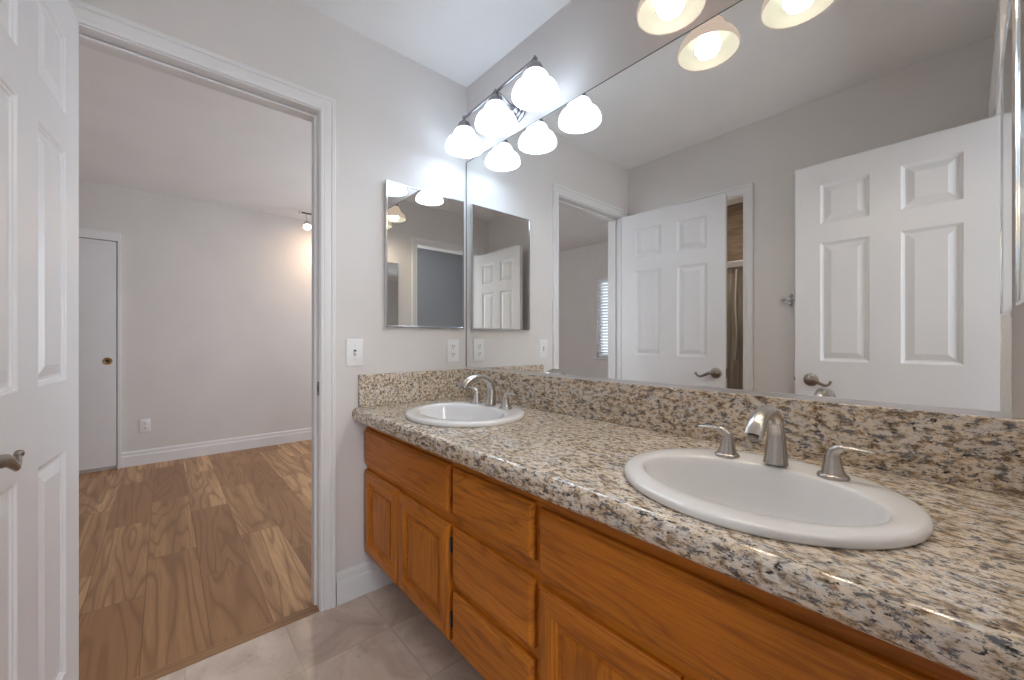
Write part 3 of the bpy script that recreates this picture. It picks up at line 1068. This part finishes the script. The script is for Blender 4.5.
def med_cab(loc, rz, ya, yb, z0, z1, label):
    """Front faces local +x; the box stands 2 cm proud of the wall."""
    o = empty('medicine_cabinet', loc, rz)
    tag(o, label, 'medicine cabinet')
    t = 0.021
    finish('cabinet_body', boxm(0.0005, t - 0.006, ya + 0.004, yb - 0.004, z0 + 0.004, z1 - 0.004), M['aluminium'], o)
    f = 0.008
    bm = bmesh.new()
    lo = []
    for o_, x in ((0.0, 0.004), (0.0, t), (0.002, t + 0.002), (f - 0.002, t + 0.002), (f, t), (f, t - 0.005), (0.004, 0.004)):
        lo.append([bm.verts.new(p) for p in ((x, ya + o_, z0 + o_), (x, yb - o_, z0 + o_), (x, yb - o_, z1 - o_), (x, ya + o_, z1 - o_))])
    for A, B in zip(lo, lo[1:] + lo[:1]):
        for k in range(4):
            bm.faces.new((A[k], A[(k + 1) % 4], B[(k + 1) % 4], B[k]))
    finish('door_frame', bm, M['chrome'], o, smooth=30)
    finish('mirror_door', boxm(t - 0.0055, t - 0.0005, ya + f - 0.001, yb - f + 0.001, z0 + f - 0.001, z1 - f + 0.001), M['mirror'], o)
    return o


med_cab((0, 0, 0), 0.0, -0.454, -0.033, 1.164, 1.826, 'mirrored medicine cabinet with chrome edge on the wall above the light switch')
med_cab((XR, 0, 0), PI, 0.033, 0.454, 1.164, 1.826, 'mirrored medicine cabinet edge-on at the mirror end opposite the bedroom door')

# ------------------------------------------------------------------ vanity lights
RIM = 2.030
LY = -0.129


def vanity_light(x0, dx, dz, shade_m, bulb_m, label):
    o = empty('vanity_light', (x0 + dx, 0.0, 2.16 + dz))
    tag(o, label, 'wall lamp', 'three-shade vanity lamps over the mirror')
    O = o.location
    zb = 2.178 + dz
    finish('wall_plate', lathe([(0.058, 0.0), (0.058, 0.006), (0.052, 0.010), (0.040, 0.012), (0.036, 0.018), (0.022, 0.022), (0.014, 0.030), (0.0, 0.030)], (x0 + dx, 0, 2.150 + dz), (0, -1, 0), 32), M['lamp_metal'], o, O, smooth=40)
    finish('arm', tube(spline([(x0 + dx, -0.026, 2.150 + dz), (x0 + dx, -0.06, 2.157 + dz), (x0 + dx, -0.10, 2.176 + dz), (x0 + dx, LY, zb)], 6), 0.0065, 14), M['lamp_metal'], o, O, smooth=40)
    finish('cross_bar', tube([(x0 - 0.008, LY, zb), (x0 + 2 * dx + 0.008, LY, zb)], 0.0062, 14), M['lamp_metal'], o, O, smooth=40)
    for k in range(3):
        x = x0 + k * dx
        zr = RIM + dz
        fin = lathe([(0.0, 0.014), (0.006, 0.011), (0.0075, 0.006), (0.011, 0.0), (0.0075, -0.006), (0.008, -0.012), (0.016, -0.017), (0.025, -0.024), (0.031, -0.036), (0.034, -0.054), (0.031, -0.054), (0.0, -0.046)], (x, LY, zb), n=24)
        finish('shade_holder', fin, M['lamp_metal'], o, O, smooth=40)
        pr_ = [(0.026, 0.097), (0.038, 0.093), (0.047, 0.083), (0.0525, 0.070), (0.0545, 0.057), (0.0550, 0.0535), (0.0590, 0.0520), (0.0690, 0.047), (0.0800, 0.037), (0.0875, 0.023), (0.0915, 0.008), (0.0905, 0.0),
               (0.0875, 0.001), (0.0845, 0.021), (0.0770, 0.034), (0.0665, 0.044), (0.0555, 0.049), (0.0515, 0.056), (0.0495, 0.068), (0.0440, 0.080), (0.0355, 0.089), (0.0240, 0.093), (0.026, 0.097)]
        sh_ = finish('shade', lathe(pr_, (x, LY, zr), n=40), shade_m, o, O, smooth=60)
        bl_ = finish('bulb', lathe([(0.0, -0.016), (0.016, -0.013), (0.030, -0.003), (0.0375, 0.012), (0.0375, 0.022), (0.032, 0.038), (0.022, 0.056), (0.015, 0.070), (0.014, 0.092)], (x, LY, zr), n=24), bulb_m, sh_, O, smooth=60)
    return o


far_lamp = vanity_light(0.160, 0.2475, -0.006, M['shade_cool'], M['bulb_cool'], 'wall lamp with three bright white bell shades over the far basin')
vanity_light(1.187, 0.246, 0.003, M['shade_warm'], M['bulb_warm'], 'wall lamp with cream bell shades and warm bulbs over the nearer basin')
far_lamp.rotation_euler = (0, math.radians(-1.5), math.radians(-1.5))   # hangs a little crooked
far_lamp.location.y -= 0.002
